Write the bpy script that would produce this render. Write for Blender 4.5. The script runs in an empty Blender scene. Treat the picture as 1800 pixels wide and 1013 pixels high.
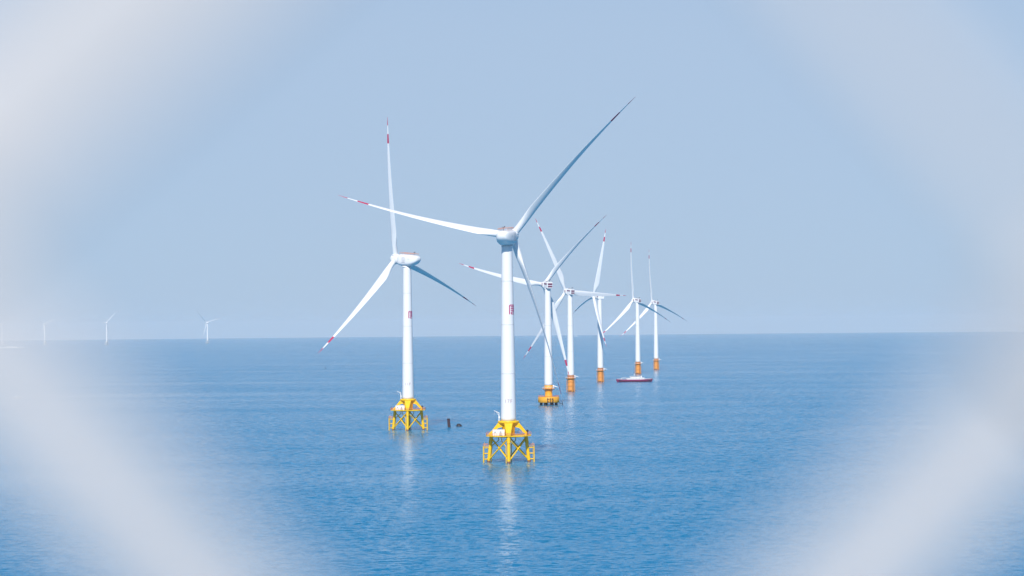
import bpy, math, random
from math import radians as R_, sin, cos, pi, sqrt
from mathutils import Vector, Matrix, noise as mnoise

random.seed(7)
scene = bpy.context.scene
C = scene.collection

# ------------------------------------------------------------------ camera
CAM_H = 62.0            # metres above the sea
F = 3600.0              # focal length in pixels of the 1800 px wide picture
EARTH = 6.371e6
ROLL = math.atan(0.009)
PITCH = math.atan(68.1 / F)
cam_data = bpy.data.cameras.new('camera')
cam = bpy.data.objects.new('camera', cam_data)
C.objects.link(cam)
cam_data.sensor_width = 36.0
cam_data.lens = F / 1800 * 36.0
cam_data.clip_start = 0.01
cam_data.clip_end = 200000.0
cam_data.dof.use_dof = True
cam_data.dof.focus_distance = 1300.0
cam_data.dof.aperture_fstop = 4.7
CAM_M = Matrix.Rotation(pi / 2 + PITCH, 4, 'X') @ Matrix.Rotation(-ROLL, 4, 'Z')
cam.matrix_world = Matrix.Translation((0, 0, CAM_H)) @ CAM_M
scene.camera = cam

# ------------------------------------------------------------------ sky, sun, exposure
SUN_EL, SUN_AZ = R_(40), R_(188)      # azimuth clockwise from +Y (the view direction): behind the camera, a little left
world = bpy.data.worlds.new('World')
scene.world = world
world.use_nodes = True
wn = world.node_tree
bg = wn.nodes['Background']
sky = wn.nodes.new('ShaderNodeTexSky')
sky.sky_type = 'NISHITA'
sky.sun_disc = False
sky.sun_elevation = SUN_EL
sky.sun_rotation = SUN_AZ
sky.altitude = 60
sky.air_density = 1.0
sky.dust_density = 0.6
sky.ozone_density = 3.0
# the air low over the horizon is an even pale blue; higher up the clear sky takes over
tcw = wn.nodes.new('ShaderNodeTexCoord')
sep = wn.nodes.new('ShaderNodeSeparateXYZ')
wn.links.new(tcw.outputs['Generated'], sep.inputs['Vector'])
mrw = wn.nodes.new('ShaderNodeMapRange')
mrw.interpolation_type = 'SMOOTHERSTEP'
mrw.inputs['From Min'].default_value = 0.125
mrw.inputs['From Max'].default_value = 0.33
mrw.inputs['To Min'].default_value = 0.92
mrw.inputs['To Max'].default_value = 0.0
wn.links.new(sep.outputs['Z'], mrw.inputs['Value'])
mxw = wn.nodes.new('ShaderNodeMix')
mxw.data_type = 'RGBA'
wn.links.new(mrw.outputs['Result'], mxw.inputs['Factor'])
tint = wn.nodes.new('ShaderNodeMix')
tint.data_type = 'RGBA'
tint.blend_type = 'MULTIPLY'
tint.inputs['Factor'].default_value = 1.0
tint.inputs['B'].default_value = (0.30, 0.56, 0.82, 1)
wn.links.new(sky.outputs['Color'], tint.inputs['A'])
wn.links.new(tint.outputs['Result'], mxw.inputs['A'])
mxw.inputs['B'].default_value = (3.70, 4.80, 6.30, 1)
wn.links.new(mxw.outputs['Result'], bg.inputs['Color'])
bg.inputs['Strength'].default_value = 0.12

sun_data = bpy.data.lights.new('sun', 'SUN')
sun_data.energy = 4.8
sun_data.angle = R_(0.5)
sun_data.color = (1.0, 0.955, 0.89)
sun = bpy.data.objects.new('sun', sun_data)
C.objects.link(sun)
sd = Vector((sin(SUN_AZ) * cos(SUN_EL), cos(SUN_AZ) * cos(SUN_EL), sin(SUN_EL)))
sun.rotation_euler = sd.to_track_quat('Z', 'Y').to_euler()
sun.location = sd * 300

scene.view_settings.view_transform = 'Standard'
scene.view_settings.look = 'None'
scene.view_settings.exposure = 0.0
scene.view_settings.gamma = 1.0
scene.render.engine = 'CYCLES'
scene.cycles.use_denoising = True
scene.cycles.max_bounces = 8
scene.cycles.volume_bounces = 1
scene.cycles.sample_clamp_indirect = 4.0


# ------------------------------------------------------------------ helpers
class MB:
    """collects geometry for ONE mesh"""
    def __init__(self):
        self.v, self.f, self.m, self.s = [], [], [], []

    def add(self, verts, faces, mi=0, smooth=False):
        b = len(self.v)
        self.v += [tuple(p) for p in verts]
        for f in faces:
            self.f.append(tuple(b + i for i in f))
            self.m.append(mi)
            self.s.append(smooth)

    def box(self, c, size, mi=0, rot=None):
        x, y, z = (s / 2 for s in size)
        vs = [Vector((i * x, j * y, k * z)) for k in (-1, 1) for j in (-1, 1) for i in (-1, 1)]
        if rot is not None:
            vs = [rot @ p for p in vs]
        vs = [p + Vector(c) for p in vs]
        self.add(vs, [(0, 2, 3, 1), (4, 5, 7, 6), (0, 1, 5, 4), (2, 6, 7, 3), (0, 4, 6, 2), (1, 3, 7, 5)], mi)

    def tube(self, a, b, r0, r1=None, n=10, mi=0, caps=True, smooth=True):
        a, b = Vector(a), Vector(b)
        r1 = r0 if r1 is None else r1
        d = (b - a).normalized()
        u = d.orthogonal().normalized()
        w = d.cross(u)
        vs = []
        for p, r in ((a, r0), (b, r1)):
            for i in range(n):
                t = 2 * pi * i / n
                vs.append(p + (u * cos(t) + w * sin(t)) * r)
        fs = [(i, (i + 1) % n, n + (i + 1) % n, n + i) for i in range(n)]
        self.add(vs, fs, mi, smooth)
        if caps:
            self.add(vs[:n][::-1], [tuple(range(n))], mi)
            self.add(vs[n:], [tuple(range(n))], mi)

    def path(self, pts, r, n=6, mi=0):
        for a, b in zip(pts[:-1], pts[1:]):
            self.tube(a, b, r, r, n, mi)

    def lathe(self, prof, n=32, mi=0, M=None, smooth=True):
        """prof: list of (radius, z); optional per-entry material as third"""
        vs = []
        for p in prof:
            for i in range(n):
                t = 2 * pi * i / n
                q = Vector((p[0] * cos(t), p[0] * sin(t), p[1]))
                vs.append(M @ q if M is not None else q)
        b = len(self.v)
        self.v += [tuple(p) for p in vs]
        for k in range(len(prof) - 1):
            for i in range(n):
                j = (i + 1) % n
                self.f.append((b + k * n + i, b + k * n + j, b + (k + 1) * n + j, b + (k + 1) * n + i))
                self.m.append(prof[k][2] if len(prof[k]) > 2 else mi)
                self.s.append(smooth)
        if prof[0][0] > 1e-4:
            self.f.append(tuple(b + i for i in reversed(range(n)))); self.m.append(mi); self.s.append(False)
        if prof[-1][0] > 1e-4:
            self.f.append(tuple(b + (len(prof) - 1) * n + i for i in range(n))); self.m.append(mi); self.s.append(False)

    def ring(self, r, z, t, n=28, mi=0):
        """torus-like hoop from straight tubes"""
        pts = [Vector((r * cos(2 * pi * i / n), r * sin(2 * pi * i / n), z)) for i in range(n + 1)]
        self.path(pts, t, 5, mi)

    def loft(self, secs, mi=0, smooth=True, mats=None):
        n = len(secs[0])
        b = len(self.v)
        for s in secs:
            self.v += [tuple(p) for p in s]
        for k in range(len(secs) - 1):
            for i in range(n):
                j = (i + 1) % n
                self.f.append((b + k * n + i, b + k * n + j, b + (k + 1) * n + j, b + (k + 1) * n + i))
                self.m.append(mats[k] if mats else mi)
                self.s.append(smooth)
        self.f.append(tuple(b + i for i in reversed(range(n)))); self.m.append(mats[0] if mats else mi); self.s.append(smooth)
        e = b + (len(secs) - 1) * n
        self.f.append(tuple(e + i for i in range(n))); self.m.append(mats[-1] if mats else mi); self.s.append(smooth)

    def mesh(self, name, *mats):
        me = bpy.data.meshes.new(name)
        me.from_pydata(self.v, [], self.f)
        for m in mats:
            me.materials.append(m)
        me.polygons.foreach_set('material_index', self.m)
        me.polygons.foreach_set('use_smooth', self.s)
        me.update()
        return me


def obj(name, data, parent=None, M=None, label=None, cat=None, group=None, kind=None):
    o = bpy.data.objects.new(name, data)
    C.objects.link(o)
    if parent is not None:
        o.parent = parent
    if M is not None:
        o.matrix_local = M
    if label: o['label'] = label
    if cat: o['category'] = cat
    if group: o['group'] = group
    if kind: o['kind'] = kind
    return o


def T(x, y, z):
    return Matrix.Translation((x, y, z))


def eye_y(x):
    """eye level of the picture (pixels of the 1800 px picture) at column x"""
    return 574.6 - (x - 900) * 0.009


def place(x, ybase):
    """world position on the curved sea seen at picture point (x, ybase)"""
    k = ybase - eye_y(x)
    p = k / CAM_H
    for _ in range(8):
        p = (k - F * F / (2 * EARTH) / p) / CAM_H
    D = F / p
    dx, dy = x - 900, ybase - 506.5
    X = (dx * cos(ROLL) - dy * sin(ROLL)) * D / F
    return Vector((X, D, -(D * D + X * X) / (2 * EARTH)))


# ------------------------------------------------------------------ materials
def mat(name, col, rough=0.5, metal=0.0, spec=0.5, var=0.0, vscale=1.0, dirt=None, coat=0.0):
    m = bpy.data.materials.new(name)
    m.use_nodes = True
    nt = m.node_tree
    b = nt.nodes['Principled BSDF']
    b.inputs['Base Color'].default_value = (*col, 1)
    b.inputs['Roughness'].default_value = rough
    b.inputs['Metallic'].default_value = metal
    b.inputs['Specular IOR Level'].default_value = spec
    b.inputs['Coat Weight'].default_value = coat
    if var or dirt:
        tc = nt.nodes.new('ShaderNodeTexCoord')
        mp = nt.nodes.new('ShaderNodeMapping')
        mp.inputs['Scale'].default_value = (vscale, vscale, vscale * 0.25)
        nt.links.new(tc.outputs['Object'], mp.inputs['Vector'])
        nz = nt.nodes.new('ShaderNodeTexNoise')
        nz.inputs['Scale'].default_value = 1.0
        nz.inputs['Detail'].default_value = 6
        nt.links.new(mp.outputs['Vector'], nz.inputs['Vector'])
        cr = nt.nodes.new('ShaderNodeValToRGB')
        lo = tuple(c * (1 - var) for c in col)
        cr.color_ramp.elements[0].position = 0.3
        cr.color_ramp.elements[0].color = (*lo, 1)
        cr.color_ramp.elements[1].position = 0.65
        cr.color_ramp.elements[1].color = (*col, 1)
        nt.links.new(nz.outputs['Fac'], cr.inputs['Fac'])
        out = cr.outputs['Color']
        if dirt:
            dcol, lo_, hi_ = dirt
            n2 = nt.nodes.new('ShaderNodeTexNoise')
            n2.inputs['Scale'].default_value = 0.9
            n2.inputs['Detail'].default_value = 8
            n2.inputs['Roughness'].default_value = 0.7
            mp2 = nt.nodes.new('ShaderNodeMapping')
            mp2.inputs['Scale'].default_value = (1.6, 1.6, 0.3)
            nt.links.new(tc.outputs['Object'], mp2.inputs['Vector'])
            nt.links.new(mp2.outputs['Vector'], n2.inputs['Vector'])
            r2 = nt.nodes.new('ShaderNodeMapRange')
            r2.inputs['From Min'].default_value = lo_
            r2.inputs['From Max'].default_value = hi_
            nt.links.new(n2.outputs['Fac'], r2.inputs['Value'])
            mx = nt.nodes.new('ShaderNodeMix')
            mx.data_type = 'RGBA'
            nt.links.new(r2.outputs['Result'], mx.inputs['Factor'])
            nt.links.new(out, mx.inputs['A'])
            mx.inputs['B'].default_value = (*dcol, 1)
            out = mx.outputs['Result']
        nt.links.new(out, b.inputs['Base Color'])
    return m


WHITE = mat('white_paint', (0.80, 0.80, 0.80), 0.38, var=0.05, vscale=0.35)
WHITE_B = mat('blade_gelcoat', (0.78, 0.79, 0.80), 0.32, var=0.04, vscale=0.3)
SEAM = mat('seam_grey', (0.62, 0.63, 0.64), 0.5)
RED = mat('crimson_paint', (0.50, 0.03, 0.10), 0.4)
MARK = mat('emblem_crimson', (0.48, 0.02, 0.15), 0.5)
PANEL = mat('dark_crimson_panel', (0.16, 0.015, 0.07), 0.5)
GREYMARK = mat('grey_marking', (0.45, 0.45, 0.47), 0.6)
NUMBER = mat('faded_number_paint', (0.42, 0.30, 0.32), 0.6)
PALE = mat('foundation_haze_grey', (0.62, 0.63, 0.62), 0.6)  # yellow far foundations as haze pales them, painted in as flat grey
YELLOW = mat('yellow_paint', (0.92, 0.55, 0.004), 0.42, var=0.10, vscale=0.5, dirt=((0.42, 0.17, 0.02), 0.60, 0.80))
ORANGE = mat('orange_paint', (0.86, 0.36, 0.07), 0.45, var=0.14, vscale=0.6, dirt=((0.35, 0.13, 0.05), 0.56, 0.76))
CAPPAINT = mat('pile_cap_paint', (0.86, 0.40, 0.02), 0.55, var=0.12, vscale=0.4, dirt=((0.45, 0.19, 0.06), 0.58, 0.78))
SPLASH = mat('splash_zone_steel', (0.30, 0.13, 0.06), 0.7, var=0.4, vscale=1.2)
DARK = mat('dark_steel', (0.018, 0.017, 0.026), 0.6, var=0.3, vscale=1.5)
BROWN = mat('rusty_brown_steel', (0.040, 0.018, 0.028), 0.75, var=0.5, vscale=1.2)
RUBBER = mat('black_rubber', (0.02, 0.02, 0.025), 0.7)
HULL = mat('maroon_hull_paint', (0.24, 0.02, 0.10), 0.45, var=0.15, vscale=0.5)
GLASS = mat('window_glass', (0.03, 0.05, 0.07), 0.1)
ORG_RAIL = mat('orange_rail_paint', (0.75, 0.25, 0.10), 0.5)
GREY = mat('grey_steel', (0.40, 0.41, 0.43), 0.5)
ROPE = mat('white_webbing', (0.515, 0.505, 0.505), 0.85, var=0.06, vscale=60)

# ------------------------------------------------------------------ sea
def sea_material():
    m = bpy.data.materials.new('sea_water')
    m.use_nodes = True
    nt = m.node_tree
    N, L = nt.nodes, nt.links
    b = N['Principled BSDF']
    b.inputs['Base Color'].default_value = (0.0, 0.20, 0.385, 1)
    b.inputs['Roughness'].default_value = 0.06
    b.subsurface_method = 'BURLEY'          # light wanders a long way in the water: no crisp shadows on it
    b.inputs['Subsurface Weight'].default_value = 1.0
    b.inputs['Subsurface Radius'].default_value = (1.0, 1.0, 1.0)
    b.inputs['Subsurface Scale'].default_value = 30.0
    b.inputs['IOR'].default_value = 1.42
    geo = N.new('ShaderNodeNewGeometry')

    def wave(scale, detail, rough, seed, sx=1.0, sy=1.0, rot=0.0):
        mp = N.new('ShaderNodeMapping')
        mp.inputs['Location'].default_value = (seed * 13.7, seed * 7.3, seed * 3.1)
        mp.inputs['Rotation'].default_value = (0, 0, R_(rot))
        mp.inputs['Scale'].default_value = (scale * sx, scale * sy, 0.0)
        L.new(geo.outputs['Position'], mp.inputs['Vector'])
        n = N.new('ShaderNodeTexNoise')
        n.inputs['Scale'].default_value = 1.0
        n.inputs['Detail'].default_value = detail
        n.inputs['Roughness'].default_value = rough
        L.new(mp.outputs['Vector'], n.inputs['Vector'])
        s = N.new('ShaderNodeVectorMath'); s.operation = 'SUBTRACT'
        L.new(n.outputs['Color'], s.inputs[0])
        s.inputs[1].default_value = (0.5, 0.5, 0.5)
        return s.outputs['Vector'], n

    def scaled(v, amp):
        s = N.new('ShaderNodeVectorMath'); s.operation = 'MULTIPLY'
        L.new(v, s.inputs[0]); s.inputs[1].default_value = amp
        return s.outputs['Vector']

    def vadd(a, c):
        s = N.new('ShaderNodeVectorMath'); s.operation = 'ADD'
        L.new(a, s.inputs[0]); L.new(c, s.inputs[1])
        return s.outputs['Vector']

    # slopes of wind chop (crests lie across the view), ripples and a low swell
    w1, _ = wave(0.40, 5, 0.66, 1, 0.46, 1.0, 5)
    w2, _ = wave(2.2, 3, 0.6, 2, 0.5, 1.0, -10)
    w3, _ = wave(0.032, 3, 0.55, 3, 0.30, 1.0, 4)
    s1 = scaled(w1, (0.34, 1.45, 0))
    s2 = scaled(w2, (0.18, 0.50, 0))
    s3 = scaled(w3, (0.03, 0.20, 0))
    # cat's paws and slicks: patches where the wind roughens the water more or less
    mp = N.new('ShaderNodeMapping')
    mp.inputs['Scale'].default_value = (0.0016, 0.010, 0)
    L.new(geo.outputs['Position'], mp.inputs['Vector'])
    n = N.new('ShaderNodeTexNoise')
    n.inputs['Scale'].default_value = 1.0
    n.inputs['Detail'].default_value = 5
    n.inputs['Roughness'].default_value = 0.6
    L.new(mp.outputs['Vector'], n.inputs['Vector'])
    mr = N.new('ShaderNodeMapRange')
    mr.inputs['From Min'].default_value = 0.32
    mr.inputs['From Max'].default_value = 0.68
    mr.inputs['To Min'].default_value = 0.74
    mr.inputs['To Max'].default_value = 1.38
    L.new(n.outputs['Fac'], mr.inputs['Value'])
    tot = vadd(vadd(s1, s2), s3)
    # crests are steep on the side facing the wind (towards -Y) and nearly level behind
    sp = N.new('ShaderNodeSeparateXYZ'); L.new(tot, sp.inputs['Vector'])
    ab = N.new('ShaderNodeMath'); ab.operation = 'ABSOLUTE'; L.new(sp.outputs['Y'], ab.inputs[0])
    sb = N.new('ShaderNodeMath'); sb.operation = 'SUBTRACT'; sb.inputs[0].default_value = -0.004; L.new(ab.outputs[0], sb.inputs[1])
    cb_ = N.new('ShaderNodeCombineXYZ')
    L.new(sp.outputs['X'], cb_.inputs['X']); L.new(sb.outputs[0], cb_.inputs['Y'])
    tot = cb_.outputs['Vector']
    sc = N.new('ShaderNodeVectorMath'); sc.operation = 'SCALE'
    L.new(tot, sc.inputs[0]); L.new(mr.outputs['Result'], sc.inputs['Scale'])
    ad = N.new('ShaderNodeVectorMath'); ad.operation = 'ADD'
    L.new(sc.outputs['Vector'], ad.inputs[0]); L.new(geo.outputs['Normal'], ad.inputs[1])
    no = N.new('ShaderNodeVectorMath'); no.operation = 'NORMALIZE'
    L.new(ad.outputs['Vector'], no.inputs[0])
    L.new(no.outputs['Vector'], b.inputs['Normal'])
    return m


SEA_R = 40000.0
mb = MB()
nseg = 288
rr = [0.0]
r = 40.0
while r < SEA_R:
    rr.append(r)
    r *= 1.045
rr.append(SEA_R)
verts = [(0, 0, 0)]
faces = []
for k, r in enumerate(rr[1:]):
    for i in range(nseg):
        a = 2 * pi * i / nseg
        verts.append((r * cos(a), r * sin(a), -r * r / (2 * EARTH)))
for i in range(nseg):
    faces.append((0, 1 + i, 1 + (i + 1) % nseg))
for k in range(len(rr) - 2):
    b0, b1 = 1 + k * nseg, 1 + (k + 1) * nseg
    for i in range(nseg):
        j = (i + 1) % nseg
        faces.append((b0 + i, b1 + i, b1 + j, b0 + j))
mb.add(verts, faces, 0, True)
obj('sea', mb.mesh('sea', sea_material()), label='calm blue sea with small wind ripples reaching to the horizon', kind='structure')

# ------------------------------------------------------------------ blades
def airfoil(chord, thick, n=20, round_=0.0):
    """closed section, x along chord (leading edge at -x), y thickness; pitch axis at the origin"""
    pts = []
    for i in range(n):
        t = 2 * pi * i / n
        xc = 0.5 * (1 - cos(t))                  # 0 = leading edge ... 1 = trailing edge
        yt = 5 * thick * (0.2969 * sqrt(max(xc, 0)) - 0.126 * xc - 0.3516 * xc ** 2 + 0.2843 * xc ** 3 - 0.1020 * xc ** 4)
        camb = 0.03 * (1 - (2 * xc - 1) ** 2)
        y = (yt if t < pi else -yt) + camb * chord / max(chord, 1e-6)
        ax, ay = (xc - 0.32) * chord, y * chord
        cx, cy = -cos(t) * 0.5 * chord, sin(t) * 0.5 * chord
        pts.append((ax * (1 - round_) + cx * round_, ay * (1 - round_) + cy * round_))
    return pts


def make_blade(Rb, root_d, cmax, bend, name):
    """along +Z, leading edge at -X, upwind side +Y"""
    st = []
    marks = [0.82, 0.885, 0.945]
    fr = [0.022, 0.04, 0.06, 0.085, 0.11, 0.14, 0.17, 0.20, 0.24, 0.28, 0.33, 0.38, 0.44, 0.5, 0.56, 0.62, 0.68, 0.74,
          0.78] + marks + [0.855, 0.915, 0.965, 0.98, 0.992, 1.0]
    fr = sorted(fr)
    secs, mats = [], []
    for f in fr:
        if f <= 0.05:
            ch, rd = root_d, 1.0
        elif f < 0.20:
            t = (f - 0.05) / 0.15
            t = t * t * (3 - 2 * t)
            ch, rd = root_d + (cmax - root_d) * t, 1 - t
        else:
            t = (f - 0.20) / 0.80
            ch, rd = cmax * ((1 - t) ** 0.92 * 0.86 + 0.14 * (1 - t) ** 0.35 ) , 0.0
            ch = max(ch, 0.22)
        th = 0.42 - 0.24 * min(1, max(0, (f - 0.15) / 0.45))
        tw = R_(13) * (1 - f) ** 2 if f > 0.05 else R_(13) * 0.9
        pre = bend * (max(0, f - 0.1) / 0.9) ** 2.0
        p = []
        for x, y in airfoil(ch, th, 20, rd):
            X, Y = x * cos(-tw) - y * sin(-tw), x * sin(-tw) + y * cos(-tw)
            p.append((X, Y + pre, f * Rb))
        secs.append(p)
    for a, b in zip(fr[:-1], fr[1:]):
        mid = (a + b) / 2
        mats.append(1 if (0.82 < mid < 0.885 or mid > 0.945) else 0)
    m = MB()
    m.loft(secs, 0, True, mats)
    m.lathe([(root_d * 0.53, 0.018 * Rb), (root_d * 0.53, 0.028 * Rb)], 20)
    return m.mesh(name, WHITE_B, RED)


BLADE_A = make_blade(86.6, 3.2, 5.2, 5.0, 'blade_large')
BLADE_B = make_blade(77.0, 3.0, 5.5, 5.5, 'blade_small')


# ------------------------------------------------------------------ nacelles, hubs
def rsec(y, hw, zt, zb, p=3.2, n=28):
    out = []
    zc, hh = (zt + zb) / 2, (zt - zb) / 2
    for i in range(n):
        t = 2 * pi * i / n
        c, s = cos(t), sin(t)
        x = hw * math.copysign(abs(c) ** (2 / p), c)
        z = zc + hh * math.copysign(abs(s) ** (2 / p), s)
        out.append((x, y, z))
    return out


def nacelle_a():
    m = MB()
    S = [(-9.6, 0.9, 1.5, 0.5), (-9.3, 1.9, 2.2, -0.3), (-8.5, 2.6, 2.8, -1.2), (-7, 3.15, 3.15, -2.2), (-5, 3.55, 3.3, -3.1),
         (-3, 3.75, 3.35, -3.6), (0, 3.85, 3.4, -3.8), (3, 3.75, 3.4, -3.8), (4.6, 3.45, 3.2, -3.5), (5.3, 3.1, 2.9, -3.1)]
    m.loft([rsec(*s) for s in S])
    m.lathe([(2.7, -4.6), (2.7, -3.7)], 28)          # yaw bearing skirt
    return m.mesh('nacelle_large', WHITE)


def ring_patch(m, cx, y, z, r0, r1, side, mi, n=24):
    vs, fs = [], []
    for i in range(n):
        t = 2 * pi * i / n
        for r in (r0, r1):
            vs.append((cx, y + r * cos(t), z + r * sin(t)))
    for i in range(n):
        j = (i + 1) % n
        fs.append((2 * i, 2 * i + 1, 2 * j + 1, 2 * j))
    m.add(vs, fs, mi)


def nacelle_a_mark():
    m = MB()
    for sgn in (-1, 1):
        x = sgn * 3.93
        ring_patch(m, x, -0.2, 0.4, 1.25, 1.38, sgn, 0)
        ring_patch(m, x, -0.2, 0.4, 0.75, 0.88, sgn, 0)
        m.box((x, -0.2, 0.4), (0.02, 0.9, 0.14))
        for k in range(5):
            m.box((x, -1.3 + k * 0.55, -1.45), (0.02, 0.34, 0.42))
        m.box((sgn * 3.72, -4.0, 0.7), (0.06, 1.3, 0.22))
    return m.mesh('nacelle_marking', GREYMARK)


def nacelle_a_rail():
    m = MB()
    for sgn in (-1, 1):
        pts = [Vector((sgn * 2.3, y, 3.35)) for y in (-6.8, -4.6, -2.4, -0.2, 2.0, 4.2)]
        for p in pts:
            m.tube(p, p + Vector((0, 0, 1.0)), 0.06, n=6)
        m.tube(pts[0] + Vector((0, 0, 1)), pts[-1] + Vector((0, 0, 1)), 0.07, n=6)
        m.tube(pts[0] + Vector((0, 0, .5)), pts[-1] + Vector((0, 0, .5)), 0.05, n=6)
    for y in (-6.8, 4.2):
        m.tube((-2.3, y, 4.35), (2.3, y, 4.35), 0.07, n=6)
    return m.mesh('nacelle_railing', ORG_RAIL)


def mast_mesh():
    m = MB()
    m.tube((0, 0, 0), (0, 0, 1.9), 0.09, 0.05, n=6)
    m.tube((-0.6, 0, 1.5), (0.6, 0, 1.5), 0.05, n=6)
    m.lathe([(0.22, 0), (0.22, 0.35), (0.12, 0.5)], 10, M=T(0.6, 0, 1.5))
    m.box((-0.6, 0, 1.65), (0.1, 0.5, 0.25))
    return m.mesh('wind_sensor_mast', DARK)


RX = Matrix.Rotation(-pi / 2, 4, 'X')     # z axis -> +y


def hub_a():
    m = MB()
    m.lathe([(2.55, -3.6), (2.85, -3.3), (3.0, -2.2), (3.05, 0), (2.9, 1.2), (2.5, 2.3), (1.8, 3.1), (0.9, 3.6), (0.05, 3.75)], 32, M=RX)
    for k in range(3):
        M = Matrix.Rotation(2 * pi * k / 3, 4, 'Y')
        m.lathe([(1.95, 1.6), (1.9, 3.0), (1.78, 3.25)], 24, M=M)
    return m.mesh('hub_large', WHITE)


def nacelle_b():
    m = MB()
    S = [(-4.6, 2.1, 2.5, -2.1), (-4.4, 2.35, 2.75, -2.35), (0, 2.5, 2.9, -2.6), (2.4, 2.5, 2.9, -2.7), (2.9, 2.3, 2.6, -2.5)]
    m.loft([rsec(*s, p=9) for s in S], smooth=False)
    m.lathe([(2.5, -3.4), (2.5, -2.5)], 24)
    # generator drum
    m.lathe([(2.3, 2.9), (2.95, 3.0), (3.1, 3.2), (3.1, 4.7), (2.95, 4.95), (2.3, 5.05)], 36, M=RX)
    return m.mesh('nacelle_small', WHITE)


def nacelle_b_mark():
    m = MB()
    # dark panel with a pale line across it on the rear face
    m.box((0, -4.63, 1.15), (3.7, 0.06, 1.35))
    m.box((0, -4.63, -0.75), (3.7, 0.06, 1.15))
    m.box((0, -4.62, 0.2), (3.7, 0.04, 0.45), 1)
    for sgn in (-1, 1):
        x = sgn * 3.1
        rot = Matrix.Rotation(R_(38), 3, 'X')
        m.box((x, 3.4, 0.5), (0.12, 0.45, 2.2))
        m.box((x, 4.15, 1.05), (0.12, 0.42, 1.7), 0, Matrix.Rotation(R_(-40), 3, 'X'))
        m.box((x + sgn * 0.01, 4.15, -0.05), (0.12, 0.42, 1.7), 0, rot)
        m.box((sgn * 2.5, -0.9, 1.2), (0.08, 4.6, 1.1))
    return m.mesh('nacelle_panel', PANEL, WHITE)


def nacelle_b_top():
    m = MB()
    for sgn in (-1, 1):
        for k in range(4):
            y = -4.0 + k * 1.4
            m.tube((sgn * 2.0, y, 2.85), (sgn * 2.0, y, 3.9), 0.05, n=5)
        m.tube((sgn * 2.0, -4.0, 3.9), (sgn * 2.0, 0.2, 3.9), 0.06, n=5)
    m.tube((-2, -4, 3.9), (2, -4, 3.9), 0.06, n=5)
    m.box((0, 1.2, 3.2), (1.8, 1.4, 0.8))
    return m.mesh('helihoist_railing', GREY)


def hub_b():
    m = MB()
    m.lathe([(2.2, -2.2), (2.45, -1.9), (2.5, 0), (2.35, 1.2), (1.9, 2.1), (1.1, 2.7), (0.05, 2.9)], 32, M=RX)
    for k in range(3):
        M = Matrix.Rotation(2 * pi * k / 3, 4, 'Y')
        m.lathe([(1.75, 1.2), (1.7, 2.5), (1.62, 2.7)], 24, M=M)
    return m.mesh('hub_small', WHITE)


NAC_A, NAC_A_MARK, NAC_A_RAIL, MAST, HUB_A = nacelle_a(), nacelle_a_mark(), nacelle_a_rail(), mast_mesh(), hub_a()
NAC_B, NAC_B_MARK, NAC_B_TOP, HUB_B = nacelle_b(), nacelle_b_mark(), nacelle_b_top(), hub_b()


# ------------------------------------------------------------------ towers
def tower(z0, z1, r0, r1, seams, name):
    m = MB()
    prof = []
    for i in range(61):
        t = i / 60
        prof.append((r0 + (r1 - r0) * (t ** 1.15), z0 + (z1 - z0) * t))
    m.lathe(prof, 48)
    for s in seams:
        t = s
        r = r0 + (r1 - r0) * (t ** 1.15)
        z = z0 + (z1 - z0) * t
        m.lathe([(r + 0.035, z - 0.14, 1), (r + 0.035, z + 0.14, 1)], 48, mi=1)
    return m.mesh(name, WHITE, SEAM)


def on_tower(a_deg, z, r):
    a = R_(a_deg)                      # 0 faces the camera, positive to picture right
    return (r * sin(a), -r * cos(a), z)


A_Z0, A_H, A_R0, A_R1 = 19.0, 103.3, 3.5, 2.48
B_Z0, B_H, B_R0, B_R1 = 15.6, 94.8, 3.35, 2.35


def ra(z):
    return A_R0 + (A_R1 - A_R0) * ((z - A_Z0) / (A_H - 4 - A_Z0)) ** 1.15


TOWER_A = tower(A_Z0, A_H - 4.2, A_R0, A_R1, (0.27, 0.55, 0.80), 'tower_large')
TOWER_B = tower(B_Z0, B_H - 2.9, B_R0, B_R1, (0.3, 0.62, 0.995), 'tower_small')


def emblem():
    m = MB()
    zc = 70.0

    def stroke(a0, a1, z0, z1):
        n = max(2, int((a1 - a0) / 4))
        vs, fs = [], []
        for i in range(n + 1):
            a = a0 + (a1 - a0) * i / n
            for z in (z0, z1):
                vs.append(on_tower(a, zc + z, ra(zc + z) + 0.045))
        for i in range(n):
            fs.append((2 * i, 2 * i + 2, 2 * i + 3, 2 * i + 1))
        m.add(vs, fs, 0, True)
    stroke(13.5, 22.5, -2.2, 1.75)
    stroke(16.0, 27.0, 1.45, 2.0)
    stroke(22.5, 104, 1.78, 2.24)
    for z in (1.0, 0.2, -0.6):
        stroke(31, 104, z, z + 0.45)
    stroke(34, 104, -1.38, -1.0)
    stroke(34, 104, -2.24, -1.84)
    stroke(31, 40, -2.05, -1.2)
    stroke(58, 70, -1.0, 1.78)
    return m.mesh('tower_emblem', MARK)


def number(txt):
    cu = bpy.data.curves.new('number_text', 'FONT')
    cu.body = txt
    cu.size = 2.35
    cu.space_character = 1.15
    cu.align_x = 'CENTER'
    to = bpy.data.objects.new('number_text', cu)
    C.objects.link(to)
    dg = bpy.context.evaluated_depsgraph_get()
    me = bpy.data.meshes.new_from_object(to.evaluated_get(dg))
    bpy.data.objects.remove(to)
    me.name = 'tower_number'
    z0 = 27.2
    r = ra(z0 + 0.8) + 0.06
    for v in me.vertices:
        a = v.co.x / r
        v.co = Vector((r * sin(a), -r * cos(a), z0 + v.co.y))
    me.materials.clear()
    me.materials.append(NUMBER)
    return me


EMBLEM = emblem()

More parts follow.
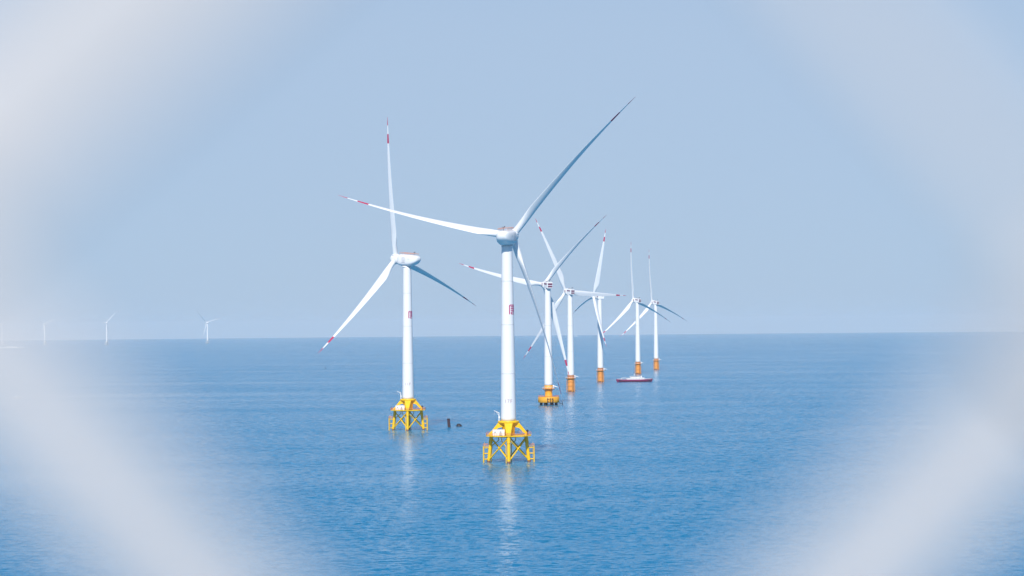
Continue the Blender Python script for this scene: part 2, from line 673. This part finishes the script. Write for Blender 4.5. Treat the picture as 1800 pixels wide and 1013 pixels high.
# ------------------------------------------------------------------ jacket foundation (type A)
LEG_TOP_Z, LEG_TOP_R, LEG_BOT_R = 12.6, 7.9, 9.3
DIRS = [Vector((0, -1, 0)), Vector((1, 0, 0)), Vector((0, 1, 0)), Vector((-1, 0, 0))]


def leg_pt(d, z):
    t = (LEG_TOP_Z - z) / LEG_TOP_Z
    return d * (LEG_TOP_R + (LEG_BOT_R - LEG_TOP_R) * t) + Vector((0, 0, z))


def jacket_leg():
    m = MB()
    d = DIRS[0]
    m.tube(leg_pt(d, -8), leg_pt(d, 0.8), 0.78, n=16, mi=1)
    m.tube(leg_pt(d, 0.8), leg_pt(d, 3.4), 0.775, n=16, mi=0)
    m.tube(leg_pt(d, 3.4), leg_pt(d, 9.2), 0.77, n=16)
    m.tube(leg_pt(d, 9.2), leg_pt(d, 12.7), 0.86, n=16)
    m.lathe([(0.95, 8.9), (0.95, 9.25)], 16, M=T(*(leg_pt(d, 9.1) - Vector((0, 0, 9.1)))))
    return m.mesh('jacket_leg', YELLOW, SPLASH)


def jacket_brace(flip):
    """X member on the face between DIRS[0] and DIRS[1]"""
    a, b = DIRS[0], DIRS[1]
    if flip:
        a, b = b, a
    m = MB()
    off = (DIRS[0] + DIRS[1]).normalized() * (0.22 if flip else -0.22)
    p, q = leg_pt(a, 11.2) + off, leg_pt(b, 1.0) + off
    m.tube(p, q, 0.30, n=12)
    if not flip:
        c = (p + q) / 2
        m.tube(c - (q - p).normalized() * 0.9, c + (q - p).normalized() * 0.9, 0.38, n=12)
    return m.mesh('jacket_brace', YELLOW)


def transition():
    """central column with its flange ring"""
    m = MB()
    m.lathe([(2.6, 12.2), (2.75, 12.9), (3.1, 17.0), (3.45, 18.0), (3.5, 18.35)], 40)
    m.lathe([(4.6, 17.9), (4.9, 18.05), (4.9, 18.8), (4.6, 18.98), (3.5, 18.98)], 40)
    m.lathe([(3.05, 12.0), (3.05, 12.4)], 40)
    return m.mesh('transition_piece', YELLOW)


def strut():
    """tapered box girder from the flange ring down to the top of leg DIRS[0]"""
    m = MB()
    secs = []
    for (y, w, zt, zb) in ((-2.6, 1.9, 18.1, 16.2), (-4.85, 1.85, 18.0, 15.7), (-6.4, 1.45, 16.1, 14.0), (-8.1, 1.05, 14.0, 12.6), (-9.15, 0.95, 13.2, 12.55)):
        secs.append([(-w, y, zb), (w, y, zb), (w, y, zt), (-w, y, zt)])
    m.loft(secs, smooth=False)
    return m.mesh('box_girder_arm', YELLOW)


def platform_a():
    m = MB()
    pts = [(10.3, -4.5), (10.3, 4.5), (6.5, 9.2), (-6.5, 9.2), (-10.3, 4.5), (-10.3, -4.5), (-6.5, -9.2), (6.5, -9.2)]
    vs = [(x, y, z) for z in (12.05, 12.4) for x, y in pts]
    m.add(vs, [tuple(reversed(range(8))), tuple(range(8, 16))] + [(i, (i + 1) % 8, 8 + (i + 1) % 8, 8 + i) for i in range(8)])
    for k in range(4):
        d = DIRS[k]
        e = DIRS[(k + 1) % 4]
        m.tube(d * 7.9 + Vector((0, 0, 11.8)), e * 7.9 + Vector((0, 0, 11.8)), 0.3, n=8)
    return m.mesh('platform_deck', YELLOW), pts


def railing_mesh(pts, z, h=1.15, t=0.05, step=1.3, mat_=ORG_RAIL, closed=True):
    m = MB()
    P = [Vector((x, y, z)) for x, y in pts]
    if closed:
        P.append(P[0])
    for a, b in zip(P[:-1], P[1:]):
        L = (b - a).length
        n = max(1, int(L / step))
        for i in range(n):
            q = a + (b - a) * i / n
            m.tube(q, q + Vector((0, 0, h)), t, n=5)
        for hh in (h, h * 0.55):
            m.tube(a + Vector((0, 0, hh)), b + Vector((0, 0, hh)), t, n=5)
    return m.mesh('railing', mat_)


def boat_landing():
    """two fender posts with rungs, fixed on the outside of leg DIRS[0] (then rotated)"""
    m = MB()
    y0 = -11.6
    for x in (-1.0, 1.0):
        m.tube((x, y0, -2.5), (x, y0, 7.2), 0.26, n=10)
        for z in (1.4, 4.0, 6.6):
            inner = leg_pt(DIRS[0], z)
            m.tube((x, y0, z), (x * 0.5, inner.y - 0.3, z), 0.2, n=8)
    for k in range(16):
        z = -0.4 + k * 0.5
        m.tube((-0.45, y0 + 0.5, z), (0.45, y0 + 0.5, z), 0.04, n=5)
    for x in (-0.45, 0.45):
        m.tube((x, y0 + 0.5, -1.5), (x, y0 + 0.5, 9.2), 0.07, n=6)
    m.box((0, y0 + 0.95, 7.3), (2.6, 2.4, 0.14))
    return m.mesh('boat_landing', YELLOW)


def landing_rail():
    m = MB()
    y0 = -11.6
    pts = [(-1.2, y0 - 0.1), (1.2, y0 - 0.1), (1.2, y0 + 2.0), (-1.2, y0 + 2.0)]
    return railing_mesh(pts, 7.35, 1.1, 0.055, 0.8)


def equipment_box():
    m = MB()
    m.box((0, 0, 1.42), (5.4, 2.6, 2.6))
    for k in range(13):
        m.box((-2.5 + k * 0.417, -1.33, 1.42), (0.14, 0.06, 2.4))
    m.box((0, 0, 2.76), (5.55, 2.75, 0.1))
    for x in (-2.2, 2.2):
        m.box((x, 0, 0.06), (0.3, 2.5, 0.12))
    m.box((0.9, -1.37, 1.15), (0.9, 0.05, 1.9), 1)
    m.box((-1.6, -1.37, 1.6), (0.7, 0.05, 0.7), 1)
    return m.mesh('equipment_box', WHITE, GREY)


def davit():
    m = MB()
    m.tube((0, 0, 0), (0, 0, 3.8), 0.22, 0.18, n=10)
    m.tube((0, 0, 3.6), (-2.2, -0.6, 4.7), 0.17, 0.12, n=8)
    m.tube((0, 0, 2.2), (-1.2, -0.35, 4.1), 0.08, n=6)
    m.tube((-2.1, -0.58, 4.6), (-2.1, -0.58, 2.6), 0.03, n=4)
    m.box((0.1, 0, 1.6), (0.7, 0.6, 0.9))
    return m.mesh('davit_crane', WHITE)


def lamp_mesh():
    m = MB()
    m.tube((0, 0, 0), (0, 0, 1.5), 0.1, n=8)
    m.lathe([(0.45, 1.5), (0.5, 1.7), (0.5, 2.2), (0.2, 2.5)], 12)
    return m.mesh('fog_signal', DARK)


def cable_tube():
    m = MB()
    m.tube((-3.2, -4.6, 12.1), (-3.2, -4.6, 9.8), 0.2, n=8)
    m.tube((-3.2, -4.6, 9.8), (-1.2, -7.6, 7.6), 0.2, n=8)
    m.tube((-1.2, -7.6, 7.6), (-1.2, -8.2, -1.5), 0.2, n=8)
    return m.mesh('cable_tube', YELLOW)


J_CABLE = cable_tube()
J_LEG, J_BR0, J_BR1, J_TRANS, J_STRUT = jacket_leg(), jacket_brace(False), jacket_brace(True), transition(), strut()
J_DECK, J_PTS = platform_a()
J_RAIL = railing_mesh(J_PTS, 12.4, 1.2, 0.06, 1.1)
J_LAND, J_LRAIL, J_BOX, DAVIT, FOG = boat_landing(), landing_rail(), equipment_box(), davit(), lamp_mesh()


# ------------------------------------------------------------------ monopile foundation and pile cap (type B)
def monopile():
    m = MB()
    m.lathe([(3.1, -8, 1), (3.1, 1.2, 1), (3.1, 1.21, 0), (3.15, 12.0), (3.3, 15.3), (3.55, 15.35), (3.55, 15.6)], 40)
    return m.mesh('monopile', ORANGE, SPLASH)


def cage():
    """rings and fender posts round the pile"""
    m = MB()
    for z in (2.2, 6.2, 10.2):
        m.ring(4.15, z, 0.15, 26)
        for k in range(8):
            a = pi / 4 * k
            m.tube((3.0 * cos(a), 3.0 * sin(a), z), (4.15 * cos(a), 4.15 * sin(a), z), 0.1, n=5)
    for k in range(8):
        a = pi / 4 * k + 0.2
        m.tube((4.15 * cos(a), 4.15 * sin(a), -2), (4.15 * cos(a), 4.15 * sin(a), 11.2), 0.14, n=6)
    return m.mesh('fender_cage', ORANGE)


def pile_deck(rad, z):
    m = MB()
    m.lathe([(rad - 0.1, z - 0.35), (rad, z - 0.3), (rad, z - 0.02), (3.36, z)], 32)
    for k in range(8):
        a = pi / 4 * k + 0.3
        m.tube((3.0 * cos(a), 3.0 * sin(a), z - 2.3), ((rad - 0.5) * cos(a), (rad - 0.5) * sin(a), z - 0.3), 0.13, n=6)
    return m.mesh('service_deck', ORANGE)


def ship_ladder():
    m = MB()
    for x in (-0.9, 0.9):
        m.tube((x, -5.0, -2), (x, -5.0, 8.5), 0.2, n=8)
        for z in (1.5, 5.0, 8.3):
            m.tube((x, -5.0, z), (x * 0.7, -3.0, z), 0.12, n=6)
    for k in range(24):
        m.tube((-0.3, -4.6, -1 + k * 0.5), (0.3, -4.6, -1 + k * 0.5), 0.04, n=4)
    for x in (-0.3, 0.3):
        m.tube((x, -4.6, -1), (x, -4.6, 12.0), 0.06, n=5)
    return m.mesh('boat_landing_small', ORANGE)


def hose_crane():
    m = MB()
    m.tube((0, 0, 0), (0, 0, 1.9), 0.3, n=10)
    m.tube((0, 0, 1.8), (3.6, -0.8, 0.9), 0.28, 0.16, n=8)
    m.tube((0, 0, 2.4), (2.6, -0.6, 1.4), 0.08, n=5)
    m.box((-0.1, 0, 2.1), (1.0, 0.8, 1.0))
    return m.mesh('deck_crane', WHITE)


ring_pts = [(4.9 * cos(2 * pi * i / 14), 4.9 * sin(2 * pi * i / 14)) for i in range(14)]
B_PILE, B_CAGE, B_DECK, B_LAND, B_CRANE = monopile(), cage(), pile_deck(5.0, 13.2), ship_ladder(), hose_crane()
B_RAIL = railing_mesh(ring_pts, 13.2, 1.2, 0.07, 1.3, WHITE)


def cap_mesh():
    m = MB()
    m.lathe([(8.1, 2.0), (8.4, 2.25), (8.4, 6.2), (8.1, 6.45), (2.7, 6.5)], 36)
    for dx in (-0.9, 2.7):
        for z in (2.9, 4.9):
            m.box((dx + 0.3, -8.3 + 0.08 * abs(dx), z), (0.7, 0.5, 0.9), 1)
    return m.mesh('concrete_pile_cap', CAPPAINT, DARK)


def cap_pile():
    m = MB()
    m.tube((6.8, 0, -6), (6.4, 0, 2.1), 0.95, n=14)
    return m.mesh('pile', DARK)


def cap_column():
    m = MB()
    m.lathe([(3.3, 6.5), (3.0, 7.2), (2.75, 11.8), (3.35, 12.9), (3.4, 15.6)], 40)
    return m.mesh('transition_column', CAPPAINT)


def cap_fender():
    m = MB()
    for x in (-1.1, 1.1, 3.2):
        m.tube((x, -9.2, -1.5), (x, -9.2, 6.0), 0.22, n=8)
        for z in (2.6, 5.2):
            m.tube((x, -9.2, z), (x, -8.0, z), 0.14, n=6)
    for z in (0.6, 2.6, 5.2):
        m.tube((-1.1, -9.2, z), (3.2, -9.2, z), 0.14, n=6)
    return m.mesh('fender_frame', BROWN)


def cap_arm():
    m = MB()
    m.tube((7.8, -1.5, 0.9), (11.0, -1.5, 0.9), 0.18, n=6)
    m.tube((11.0, -1.5, -1.5), (11.0, -1.5, 3.8), 0.22, n=8)
    m.tube((7.8, -1.5, 2.4), (11.0, -1.5, 0.9), 0.1, n=5)
    return m.mesh('mooring_arm', DARK)


C_CAP, C_PILE, C_COL, C_FEND, C_ARM = cap_mesh(), cap_pile(), cap_column(), cap_fender(), cap_arm()
C_RAIL = railing_mesh([(8.1 * cos(2 * pi * i / 18), 8.1 * sin(2 * pi * i / 18)) for i in range(18)], 6.45, 1.1, 0.06, 1.3)

TURB_GROUP = 'offshore wind turbines standing in the row'
FAR_GROUP = 'faint distant wind turbines on the horizon'


def rotor(root, H, alpha, phi, pitch, overhang, blade, hubmesh, nac, scale=1.0):
    tilt = R_(5)
    B = T(0, 0, H) @ Matrix.Rotation(R_(alpha), 4, 'Z') @ Matrix.Rotation(tilt, 4, 'X')
    na = obj('nacelle', nac, root, B)
    HM = B @ T(0, overhang, 0)
    spin = Matrix.Rotation(-R_(phi), 4, 'Y')
    obj('hub', hubmesh, root, HM @ spin)
    for k in range(3):
        M = HM @ Matrix.Rotation(-R_(phi + 120 * k), 4, 'Y') @ Matrix.Rotation(-R_(pitch), 4, 'Z')
        obj('blade', blade, root, M)
    return na, B


def turbine_a(x, y, alpha, phi, pitch, label, txt=None, group=TURB_GROUP, full=True):
    p = place(x, y)
    root = obj('offshore_wind_turbine', None, label=label, cat='wind turbine', group=group)
    root.location = p
    tw = obj('tower', TOWER_A, root)
    if full:
        obj('emblem', EMBLEM, tw)
    if txt:
        obj('lettering', number(txt), tw)
    na, B = rotor(root, A_H, alpha, phi, pitch, 9.0, BLADE_A, HUB_A, NAC_A)
    if full:
        obj('logo', NAC_A_MARK, na)
        obj('railing', NAC_A_RAIL, na)
        obj('sensor_mast', MAST, na, T(0, -5.5, 3.3))
    obj('transition_piece', J_TRANS, root)
    dk = obj('platform', J_DECK, root)
    if full:
        obj('railing', J_RAIL, dk)
    for k in range(4):
        M = Matrix.Rotation(pi / 2 * k, 4, 'Z')
        obj('leg', J_LEG, root, M)
        obj('girder_arm', J_STRUT, root, M)
        obj('brace', J_BR0, root, M)
        obj('brace', J_BR1, root, M)
        if full and k != 1:
            obj('cable_tube', J_CABLE, root, M)
        if k in (1, 3) and full:
            bl = obj('boat_landing', J_LAND, root, M)
            obj('railing', J_LRAIL, bl)
    if full:
        obj('equipment_box', J_BOX, root, T(-4.6, -5.4, 12.42) @ Matrix.Rotation(R_(2), 4, 'Z'))
        obj('davit_crane', DAVIT, root, T(-4.35, -0.6, 18.98))
        obj('fog_signal', FOG, root, T(8.6, -2.2, 12.42))
    else:                                   # distant yellow foundations: paling by haze is put into their colour
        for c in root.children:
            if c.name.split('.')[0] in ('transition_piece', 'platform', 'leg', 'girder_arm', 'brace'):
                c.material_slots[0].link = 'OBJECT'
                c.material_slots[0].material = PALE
    return root


def turbine_b(x, y, alpha, phi, pitch, label, cap=False):
    p = place(x, y)
    root = obj('offshore_wind_turbine', None, label=label, cat='wind turbine', group=TURB_GROUP)
    root.location = p
    obj('tower', TOWER_B, root)
    na, B = rotor(root, B_H, alpha, phi, pitch, 7.3, BLADE_B, HUB_B, NAC_B)
    obj('logo', NAC_B_MARK, na)
    obj('railing', NAC_B_TOP, na)
    obj('sensor_mast', MAST, na, T(0, -3.4, 2.8))
    if cap:
        obj('pile_cap', C_CAP, root)
        for k in range(8):
            obj('pile', C_PILE, root, Matrix.Rotation(pi / 4 * k + 0.3, 4, 'Z'))
        obj('transition_column', C_COL, root)
        obj('railing', C_RAIL, root)
        obj('fender_frame', C_FEND, root)
        obj('mooring_arm', C_ARM, root)
    else:
        obj('monopile', B_PILE, root)
        obj('fender_cage', B_CAGE, root)
        obj('boat_landing', B_LAND, root, Matrix.Rotation(R_(25), 4, 'Z'))
    dk = obj('platform', B_DECK, root)
    obj('railing', B_RAIL, dk)
    obj('deck_crane', B_CRANE, root, T(3.9, -1.2, 13.2))
    return root


turbine_a(894.5, 812, -15, 79, 106, 'nearest and tallest white wind turbine, numbered 17F, on a yellow lattice jacket', '17F')
turbine_a(718, 756, 53, 14, 97, 'white wind turbine on a yellow lattice jacket, leftmost of the near row, seen side on', '11F')
turbine_b(964.5, 712, 24, 80, 138, 'white wind turbine on a wide orange pile cap with dark piles below', cap=True)
turbine_b(1003.5, 689, 34, 27, 2, 'white wind turbine on an orange monopile just right of the turbine on the pile cap')
turbine_b(1055.5, 672, 106, 20, 106, 'white wind turbine on an orange monopile, rotor turned edge on, left of the work ship')
turbine_b(1121.5, 657.5, 42, 12, 98, 'white wind turbine on an orange monopile rising right behind the maroon work ship')
turbine_b(1153.5, 650, 40, 13, 98, 'farthest and rightmost white wind turbine of the row, on an orange monopile')

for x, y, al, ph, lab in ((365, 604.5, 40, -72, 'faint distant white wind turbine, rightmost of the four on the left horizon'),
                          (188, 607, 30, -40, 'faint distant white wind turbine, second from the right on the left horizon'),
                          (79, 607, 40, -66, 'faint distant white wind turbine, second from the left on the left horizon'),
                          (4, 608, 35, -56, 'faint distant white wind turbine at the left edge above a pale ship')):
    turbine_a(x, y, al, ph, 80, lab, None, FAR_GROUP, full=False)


# ------------------------------------------------------------------ work ship by the sixth turbine
def ship(x, y, L, beam, label, hullmat, heading, name='work_ship', fenders=True, flip=False):
    root = obj(name, None, label=label, cat='ship')
    root.location = place(x, y)
    root.rotation_euler = (0, 0, R_(heading))
    m = MB()
    secs = []
    N = 15
    hb = beam / 2
    for i in range(N):
        t = -1 + 2 * i / (N - 1)
        w = max(0.03, (1 - abs(t) ** 4.5)) * hb
        sheer = 2.7 + 1.0 * max(0, t - 0.2) ** 2 * 1.6 + 0.8 * max(0, -t - 0.3) ** 2 * 1.6
        rk = 1.0 + (0.0 if abs(t) < 0.8 else 0.0)
        xb = t * L / 2 * 0.92
        xt = t * L / 2
        secs.append([(xb, -w * 0.75, -1.2), (xb, w * 0.75, -1.2), (xt, w, sheer * 0.6), (xt, w, sheer),
                     (xt, w - 0.02, sheer), (xt, -w + 0.02, sheer), (xt, -w, sheer), (xt, -w, sheer * 0.6)])
    m.loft(secs, smooth=False)
    m.box((0, 0, 2.55), (L * 0.86, beam * 0.9, 0.1), 1)
    obj('hull', m.mesh('hull', hullmat, GREY), root)
    if fenders:
        for k in range(22):
            t = -0.84 + 1.68 * k / 21
            fm = T(t * L / 2, -(1 - abs(t) ** 4.5) * hb - 0.22, 0.75)
            f = MB()
            if k == 0:
                f.lathe([(0.42, -0.2), (0.55, 0), (0.42, 0.2)], 12, M=Matrix.Rotation(pi / 2, 4, 'X'))
                FEND = f.mesh('tyre_fender', RUBBER)
            obj('tyre_fender', FEND, root, fm)
    m = MB()
    m.box((0.03 * L, 0, 3.5), (L * 0.50, beam * 0.72, 2.0))
    m.box((0.05 * L, 0, 4.55), (L * 0.40, beam * 0.68, 0.2))
    m.box((0.02 * L, 0, 5.4), (L * 0.26, beam * 0.6, 1.7))
    m.box((0.0 * L, 0, 6.3), (L * 0.30, beam * 0.66, 0.15))
    dh = obj('deckhouse', m.mesh('deckhouse', WHITE), root)
    m = MB()
    for k in range(12):
        m.box((-0.2 * L + k * L * 0.042, -beam * 0.362, 3.75), (0.7, 0.06, 0.6))
    for k in range(7):
        m.box((-0.085 * L + k * L * 0.035, -beam * 0.302, 5.6), (0.9, 0.06, 0.7))
    obj('windows', m.mesh('ship_windows', GLASS), dh)
    m = MB()
    m.tube((0, 0, 6.3), (0, 0, 9.6), 0.14, 0.07, n=6)
    m.tube((-1.2, 0, 8.4), (1.2, 0, 8.4), 0.07, n=5)
    m.box((0, 0, 7.6), (1.6, 0.3, 0.25))
    obj('mast', m.mesh('mast', WHITE), root)
    m = MB()
    m.lathe([(0.8, 4.6), (0.75, 6.6), (0.6, 6.7)], 12, M=T(0.19 * L, 0, 0))
    obj('funnel', m.mesh('funnel', WHITE), root)
    m = MB()
    m.tube((-0.36 * L, 0, 2.6), (-0.36 * L, 0, 4.4), 0.35, n=8)
    m.tube((-0.36 * L, 0, 4.3), (-0.22 * L, 0, 5.4), 0.2, 0.12, n=6)
    obj('crane', m.mesh('ship_crane', WHITE), root)
    pts = []
    for i in range(25):
        t = -0.95 + 1.9 * i / 24
        pts.append((t * L / 2, -(1 - abs(t) ** 4.5) * hb))
    for i in range(25):
        t = 0.95 - 1.9 * i / 24
        pts.append((t * L / 2, (1 - abs(t) ** 4.5) * hb))
    obj('railing', railing_mesh(pts, 2.75, 1.0, 0.05, 1.6, WHITE), root)
    return root


ship(1115, 671.5, 40.5, 9.0, 'long low maroon work ship with a white deckhouse in front of an orange monopile', HULL, 3)
ship(17, 612, 118, 18, 'faint pale ship below the distant turbine at the left edge', WHITE, 0, 'cargo_ship', False)
ship(1013, 591.5, 34, 9, 'tiny white ship on the horizon between two turbine towers', WHITE, 30, 'distant_ship', False)

# ------------------------------------------------------------------ pile stump, dark buoy, small marks
p = place(789.7, 751)
m = MB()
m.lathe([(0.92, -4, 1), (0.92, 0.8, 1), (0.9, 0.81, 0), (0.88, 5.35), (0.7, 5.4), (0.7, 5.0), (0.02, 5.0)], 20)
m.lathe([(0.96, 4.9), (0.96, 5.2)], 20)
o = obj('steel_pile', m.mesh('steel_pile', BROWN, DARK), label='dark rusty pile stump leaning slightly out of the sea between the two jackets', cat='pile')
o.location = p
o.rotation_euler = (0, R_(-4.5), 0)

p = place(807.5, 749.5)
m = MB()
prof = [(1.95, -0.8), (2.0, 0.0), (1.85, 0.35), (1.55, 0.9), (1.1, 1.45), (0.65, 1.68), (0.02, 1.75)]
m.lathe(prof, 24)
for v in range(len(m.v)):
    x, y, z = m.v[v]
    k = 1 + 0.10 * mnoise.noise(Vector((x, y, z)) * 0.9)
    m.v[v] = (x * k * 0.95 - 0.25 * z, y * k * 0.8, z * k)
m.tube((-0.9, 0, 1.2), (-0.9, 0, 1.9), 0.09, n=6)
o = obj('mooring_buoy', m.mesh('mooring_buoy', DARK), label='low black rounded buoy afloat right of the rusty pile stump', cat='buoy')
o.location = p


def small_buoy(x, y, s, label):
    m = MB()
    m.lathe([(0.9 * s, -0.5), (1.0 * s, 0.3 * s), (0.55 * s, 0.9 * s), (0.22 * s, 1.3 * s), (0.18 * s, 3.2 * s), (0.42 * s, 3.4 * s), (0.38 * s, 3.9 * s), (0.02, 4.1 * s)], 14)
    o = obj('channel_buoy', m.mesh('channel_buoy', DARK if s < 1 else GREY), label=label, cat='buoy')
    o.location = place(x, y)


small_buoy(572, 648, 0.9, 'tiny upright buoy on the open sea left of the side-on turbine')
m = MB()
sec = []
for t in (-1, -0.8, -0.3, 0.4, 0.8, 1.0):
    w = 1.3 * (1 - abs(t) ** 3) + 0.05
    sec.append([(t * 4, -w * 0.6, -0.4), (t * 4, w * 0.6, -0.4), (t * 4.3, w, 0.9 + 0.5 * t * t), (t * 4.3, -w, 0.9 + 0.5 * t * t)])
m.loft(sec, smooth=False)
boat = obj('fishing_boat', m.mesh('boat_hull', GREY), label='tiny open boat with a small cabin far out at the left side', cat='boat')
boat.location = place(31, 700.5)
m = MB()
m.box((-1.3, 0, 1.6), (1.8, 1.4, 1.6))
m.tube((0.6, 0, 0.9), (0.6, 0, 3.4), 0.07, n=5)
obj('cabin', m.mesh('boat_cabin', WHITE), boat)

# ------------------------------------------------------------------ white webbing safety net the photographer shoots through
def net_point(x, y, d):
    """point seen at picture pixel (x, y) at distance d in front of the lens"""
    q = Vector(((x - 900) * d / F, -(y - 506.5) * d / F, -d))
    return Vector((0, 0, CAM_H)) + CAM_M.to_3x3() @ q


D0 = 0.185
# the mesh cell round the lens; the net repeats it in every direction
cl = net_point(-235, 385, D0)
crr = net_point(1985, 540, D0)
ct = net_point(916, -610, D0)
cb = net_point(897, 1615, D0)
cen = (cl + crr + ct + cb) / 4
ex = (crr - cl) / 2        # half diagonals
ez = (ct - cb) / 2
corners = {(-1, 0): cl, (1, 0): crr, (0, 1): ct, (0, -1): cb}
nodes = {}
NX, NZ = 32, 16
for i in range(-NX, NX + 1):
    for j in range(-NZ, NZ + 1):
        if (i + j) % 2 == 0:
            continue
        if (i, j) in corners:
            nodes[(i, j)] = corners[(i, j)]
        else:
            jit = Vector((random.uniform(-1, 1), random.uniform(-1, 1), random.uniform(-1, 1))) * 0.0025
            p = cen + ex * i + ez * j + jit
            if abs(i) + abs(j) > 1:
                p.y += 0.004 * sin(i * 0.7) * cos(j * 0.6)
            nodes[(i, j)] = p
m = MB()
RR = 0.0058


VIEW = Vector((0, 1, 0))


def strap(a, b, hw, lift):
    """flat webbing strap, 2.4 mm thick, with softly rounded edges"""
    d = (b - a).normalized()
    side = d.cross(VIEW).normalized()
    nrm = side.cross(d).normalized()
    secs = []
    for k in range(7):
        q = a.lerp(b, k / 6) + VIEW * lift
        sec = []
        for u, v in ((-1, 0.4), (-0.93, 1), (0.93, 1), (1, 0.4), (1, -0.4), (0.93, -1), (-0.93, -1), (-1, -0.4)):
            sec.append(q + side * (u * hw) + nrm * (v * 0.0012))
        secs.append(sec)
    m.loft(secs, smooth=False)


for (i, j), p in nodes.items():
    for di, dj in ((1, 1), (1, -1)):
        q = nodes.get((i + di, j + dj))
        if q is not None:
            rad = RR
            if (i, j) == (0, 1) and (di, dj) == (1, -1):
                rad = RR * 0.42
            if (i, j) == (-1, 0) and (di, dj) == (1, 1):
                rad = RR * 1.45
            strap(p, q, rad, 0.0013 * dj)
    # stitched patch where two straps cross
    m.box(p, (0.017, 0.0062, 0.017), 0, Matrix.Rotation(R_(45), 3, 'Y'))
net = obj('safety_net', m.mesh('safety_net', ROPE), label='white webbing safety net with diamond openings hung right in front of the lens, blurred', cat='net')
m = MB()
corner = [cen + ex * a * (NX + 0.2) + ez * b * (NZ + 0.2) for a, b in ((-1, -1), (1, -1), (1, 1), (-1, 1))]
for k in range(4):
    m.tube(corner[k], corner[(k + 1) % 4], 0.024, n=16)
obj('frame', m.mesh('net_frame', GREY), net)

# ------------------------------------------------------------------ haze over the sea
hm = bpy.data.materials.new('haze')
hm.use_nodes = True
nt = hm.node_tree
nt.nodes.remove(nt.nodes['Principled BSDF'])
pv = nt.nodes.new('ShaderNodeVolumePrincipled')
pv.inputs['Color'].default_value = (0.92, 0.97, 1.0, 1)
pv.inputs['Density'].default_value = 0.000028
pv.inputs['Anisotropy'].default_value = 0.0
nt.links.new(pv.outputs['Volume'], nt.nodes['Material Output'].inputs['Volume'])
m = MB()
zb, zt = -SEA_R * SEA_R / (2 * EARTH) - 1.5, 205.0
m.box((0, 0, (zb + zt) / 2), (2 * SEA_R + 200, 2 * SEA_R + 200, zt - zb))
obj('haze', m.mesh('haze', hm), label='thin pale sea haze filling the air out to the horizon', kind='stuff')
